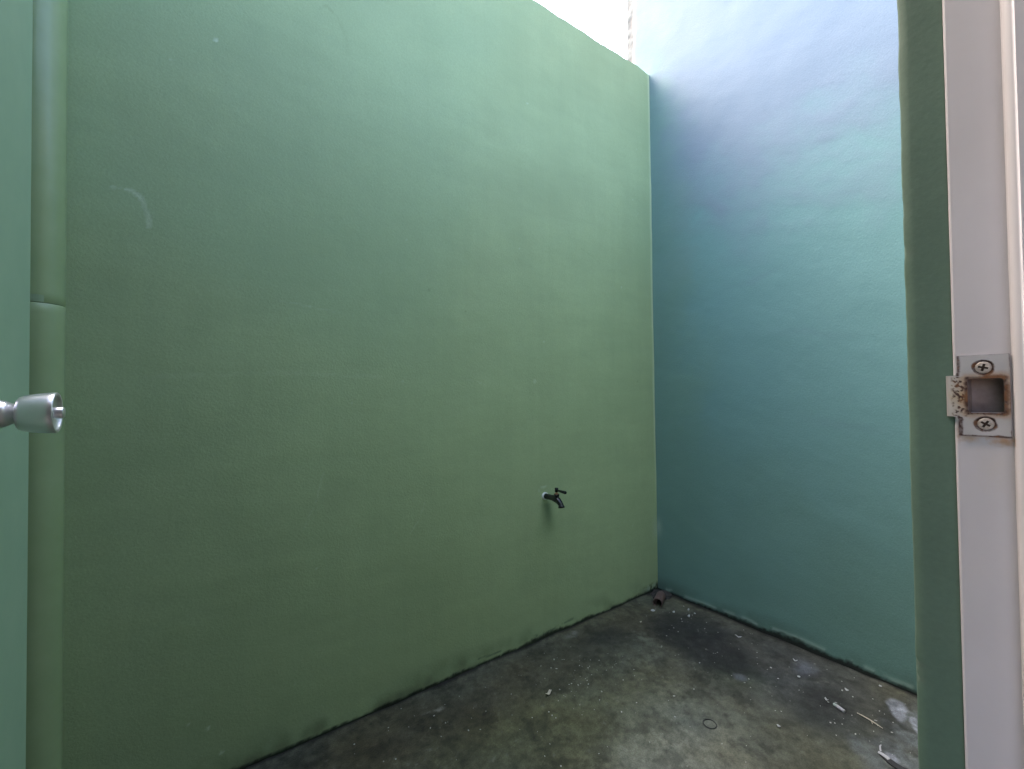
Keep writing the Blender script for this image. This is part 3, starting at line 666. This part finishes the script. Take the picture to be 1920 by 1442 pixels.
# ------------------------------------------------------------------ drain stub in the corner
ds = empty('drain_pipe', (2.05, 1.50, 0.0))
tag(ds, 'short brown plastic drain pipe stub lying in the dirty wall corner', 'pipe')
ax = Vector((-0.86, -0.42, 0.04)).normalized(); c0 = Vector((0.026, 0.018, 0.018))
bm = bmesh.new(); lathe(bm, [(-0.05, 0.0250), (0.060, 0.0250), (0.062, 0.0243), (0.062, 0.0222), (0.060, 0.0215), (-0.03, 0.0215), (-0.03, 0.0)], c0, ax, 36); bm_obj('stub', bm, M_drain, ds)
bm = bmesh.new()
bmesh.ops.create_icosphere(bm, subdivisions=3, radius=1.0)
for v in bm.verts:
    d = v.co.copy(); k = 1 + 0.35 * math.sin(7 * d.x + 2) * math.sin(6 * d.y + 1) * math.cos(5 * d.z)
    v.co = Vector((0.105, 0.062, -0.006)) + Vector((d.x * 0.065 * k, d.y * 0.055 * k, d.z * 0.026 * k))
bm_obj('mortar_bed', bm, M_mortar, ds, True)

# ------------------------------------------------------------------ litter on the floor
def flake(name, x, y, a, b, ang, label, mat=None, lift=0.0015, seed=0, group='white paint chips on the floor', cat='paint chip', th=0.0016):
    a *= 1.12; b *= 1.12; rnd = random.Random(seed); bm = bmesh.new(); n = 9
    ring = []
    for k in range(n):
        t = 2 * math.pi * k / n; r = 0.75 + 0.4 * rnd.random()
        ring.append((a * r * math.cos(t), b * r * math.sin(t)))
    curl = 0.25 * rnd.random() / max(a, b)
    topv = [bm.verts.new((u, v, th + curl * (u * u + v * v) * 6)) for u, v in ring]; botv = [bm.verts.new((u, v, curl * (u * u + v * v) * 6)) for u, v in ring]
    c1 = bm.verts.new((0, 0, th)); c2 = bm.verts.new((0, 0, 0))
    for k in range(n):
        k2 = (k + 1) % n
        bm.faces.new((c1, topv[k], topv[k2])); bm.faces.new((c2, botv[k2], botv[k])); bm.faces.new((topv[k], botv[k], botv[k2], topv[k2]))
    o = bm_obj(name, bm, mat or M_chip)
    o.location = (x, y, floor_z(x, y) + lift); o.rotation_euler = (0, 0, ang)
    return tag(o, label, cat, group)
chips = [(1.959, 1.475, 0.012, 0.0095, 0.2, 'largest white paint chip, just in front of the brown drain stub'),
         (2.037, 1.405, 0.0095, 0.005, 0.5, 'oval white chip to the right of the drain stub on the dark stain'),
         (2.054, 1.330, 0.009, 0.005, 0.2, 'white chip on the dark stain, nearer the camera of the pair below the side wall'),
         (2.106, 1.364, 0.006, 0.0045, 0.2, 'small white chip closest to the foot of the side wall near the drain stub'),
         (2.107, 1.328, 0.006, 0.0045, 0.9, 'small grey-white chip beside the foot of the side wall behind the dark stain'),
         (2.068, 1.082, 0.014, 0.0035, 1.9, 'thin white sliver lying parallel to the foot of the side wall'),
         (2.079, 0.848, 0.0085, 0.004, 1.7, 'short white sliver halfway along the foot of the side wall'),
         (1.973, 0.793, 0.0055, 0.0055, 0.0, 'round white chip on the grey floor beside the bluish stain'),
         (1.910, 0.676, 0.0065, 0.0032, 1.2, 'small white chip just beyond the white paper roll'),
         (2.029, 0.650, 0.007, 0.004, 1.5, 'white chip between the paper roll and the side wall'),
         (2.164, 0.583, 0.005, 0.004, 1.5, 'tiny white chip in the dirt line of the side wall, nearest the door frame'),
         (1.627, 0.720, 0.0065, 0.0035, 1.3, 'lone white chip on bare floor to the right of the black ring')]
for i, (x, y, a, b, an, lb) in enumerate(chips): flake('paint_chip', x, y, a, b, an, lb, seed=i + 3)
flake('cement_flake', 1.106, 1.315, 0.014, 0.006, 0.3, 'pale beige flake on the mossy middle of the floor', M_straw, seed=40, group=None, cat='flake')
flake('cement_flake', 1.815, 1.440, 0.005, 0.004, 0.3, 'tiny pale flake on brown dirt left of the dark stain', M_straw, seed=41, group=None, cat='flake')

# scattered grit too small to count
rng = np.random.RandomState(5)
pts = []
for cx_, cy_, sx, sy, n_ in ((1.28, 1.33, 0.10, 0.09, 60), (1.95, 0.95, 0.14, 0.25, 50), (1.5, 0.95, 0.3, 0.25, 45), (1.0, 1.25, 0.35, 0.2, 55), (2.0, 1.35, 0.10, 0.10, 25), (0.5, 1.48, 0.25, 0.05, 18), (1.9, 0.55, 0.15, 0.08, 30)):
    for k in range(n_): pts.append((rng.normal(cx_, sx), rng.normal(cy_, sy)))
bm = bmesh.new()
for x, y in pts:
    if not (0.1 < x < W - 0.03 and 0.2 < y < D - 0.03): continue
    r = 0.0010 + 0.0019 * rng.rand() ** 2.5; z = floor_z(x, y)
    M4 = Matrix.Translation((x, y, z + r * 0.3)) @ Matrix.Rotation(rng.rand() * 6, 4, 'Z') @ Matrix.Diagonal((1.0 + rng.rand(), 1.0, 0.6, 1))
    bmesh.ops.create_icosphere(bm, subdivisions=1, radius=r, matrix=M4)
M_grit = noise_mat('pale_grit', (0.24, 0.24, 0.22), (0.60, 0.60, 0.58), 90, 0.8)
tag(bm_obj('grit', bm, M_grit), 'pale grit scattered over the concrete floor', 'grit', kind='stuff')

# white paper roll
pr = empty('paper_roll', (1.897, 0.633, floor_z(1.897, 0.633) + 0.0055), math.radians(68))
tag(pr, 'short rolled white paper scrap on the dark part of the floor', 'litter')
bm = bmesh.new(); lathe(bm, [(-0.020, 0.0), (-0.020, 0.0052), (-0.0195, 0.0058), (0.008, 0.0060), (0.008, 0.0)], (0, 0, 0), (1, 0, 0), 18); bm_obj('paper', bm, M_paper, pr)
bm = bmesh.new(); lathe(bm, [(0.0081, 0.0), (0.0081, 0.0057), (0.019, 0.0054), (0.0195, 0.0048), (0.0195, 0.0)], (0, 0, 0), (1, 0, 0), 18)
M_tip = noise_mat('grey_green_tip', (0.30, 0.36, 0.35), (0.40, 0.46, 0.44), 200, 0.8); bm_obj('tip', bm, M_tip, pr)

# dry straw
bm = bmesh.new(); zf = floor_z(1.91, 0.55)
sp = [(1.9171, 0.5853), (1.9150, 0.570), (1.9105, 0.552), (1.9065, 0.537), (1.9025, 0.522), (1.8986, 0.5086)]
sweep(bm, [(x, y, zf + 0.0045 + 0.002 * math.sin(3.1 * i / 5)) for i, (x, y) in enumerate(sp)], [0.0011, 0.0016, 0.0017, 0.0021, 0.0015, 0.0010], 10)
sweep(bm, [(1.9075, 0.541, zf + 0.005), (1.902, 0.5385, zf + 0.004), (1.899, 0.536, zf + 0.0028)], [0.0014, 0.0013, 0.0008], 8)
tag(bm_obj('straw', bm, M_straw), 'thin pale dry straw near the bottom right of the floor', 'straw')

# rubber ring
bm = bmesh.new(); zr = floor_z(1.4542, 0.8679)
npt = 40; rg = [Vector((0.0215 * math.cos(2 * math.pi * k / npt) * (1 + 0.03 * math.sin(4 * math.pi * k / npt)), 0.0215 * math.sin(2 * math.pi * k / npt), 0)) for k in range(npt)]
R = []
for p in rg:
    e = p.normalized(); R.append([bm.verts.new(p + (e * math.cos(a) + Vector((0, 0, 1)) * math.sin(a)) * 0.0013) for a in (2 * math.pi * q / 10 for q in range(10))])
for k in range(npt):
    for q in range(10):
        bm.faces.new((R[k][q], R[(k + 1) % npt][q], R[(k + 1) % npt][(q + 1) % 10], R[k][(q + 1) % 10])).smooth = True
o = bm_obj('rubber_ring', bm, M_rubber); o.location = (1.4542, 0.8679, zr + 0.0018)
tag(o, 'thin black rubber ring lying flat on the grey floor', 'ring')

# broken plastic strip: white lip on a dark curved band
bs2 = empty('plastic_strip', (1.75, 0.465, floor_z(1.75, 0.465)))
tag(bs2, 'broken dark plastic strip with a white torn end at the bottom right', 'litter')
def ribbon(name, pts, w, h0, th, mat, twist=0.0):
    bm = bmesh.new(); n = len(pts); R = []
    for i, p in enumerate(pts):
        p = Vector((*p, h0)); a = Vector((*pts[max(i - 1, 0)], 0)); b = Vector((*pts[min(i + 1, n - 1)], 0)); t = (b - a).normalized(); s = Vector((-t.y, t.x, 0))
        ww = w * (0.35 + 0.65 * math.sin(math.pi * min(0.5, (i + 0.6) / n)) if i < n / 2 else 1.0)
        R.append([bm.verts.new(p + s * ww * k + Vector((0, 0, z))) for k, z in ((-1, 0), (1, twist), (1, twist + th), (-1, th))])
    for A, B in zip(R[:-1], R[1:]):
        for k in range(4): bm.faces.new((A[k], A[(k + 1) % 4], B[(k + 1) % 4], B[k]))
    bm.faces.new(R[0]); bm.faces.new(R[-1])
    return bm_obj(name, bm, mat, bs2)
ribbon('band', [(0.012, 0.016), (0.004, 0.004), (-0.006, -0.012), (-0.012, -0.028), (-0.014, -0.045), (-0.010, -0.065)], 0.0085, 0.001, 0.003, M_rubber, 0.004)
ribbon('torn_end', [(0.004, 0.018), (0.004, 0.008), (0.001, -0.002), (-0.004, -0.011)], 0.0048, 0.0062, 0.0015, M_paper, 0.002)
ribbon('splinter', [(0.047, 0.022), (0.038, 0.022), (0.025, 0.018), (0.014, 0.014)], 0.0022, 0.006, 0.0014, M_paper, 0.001)
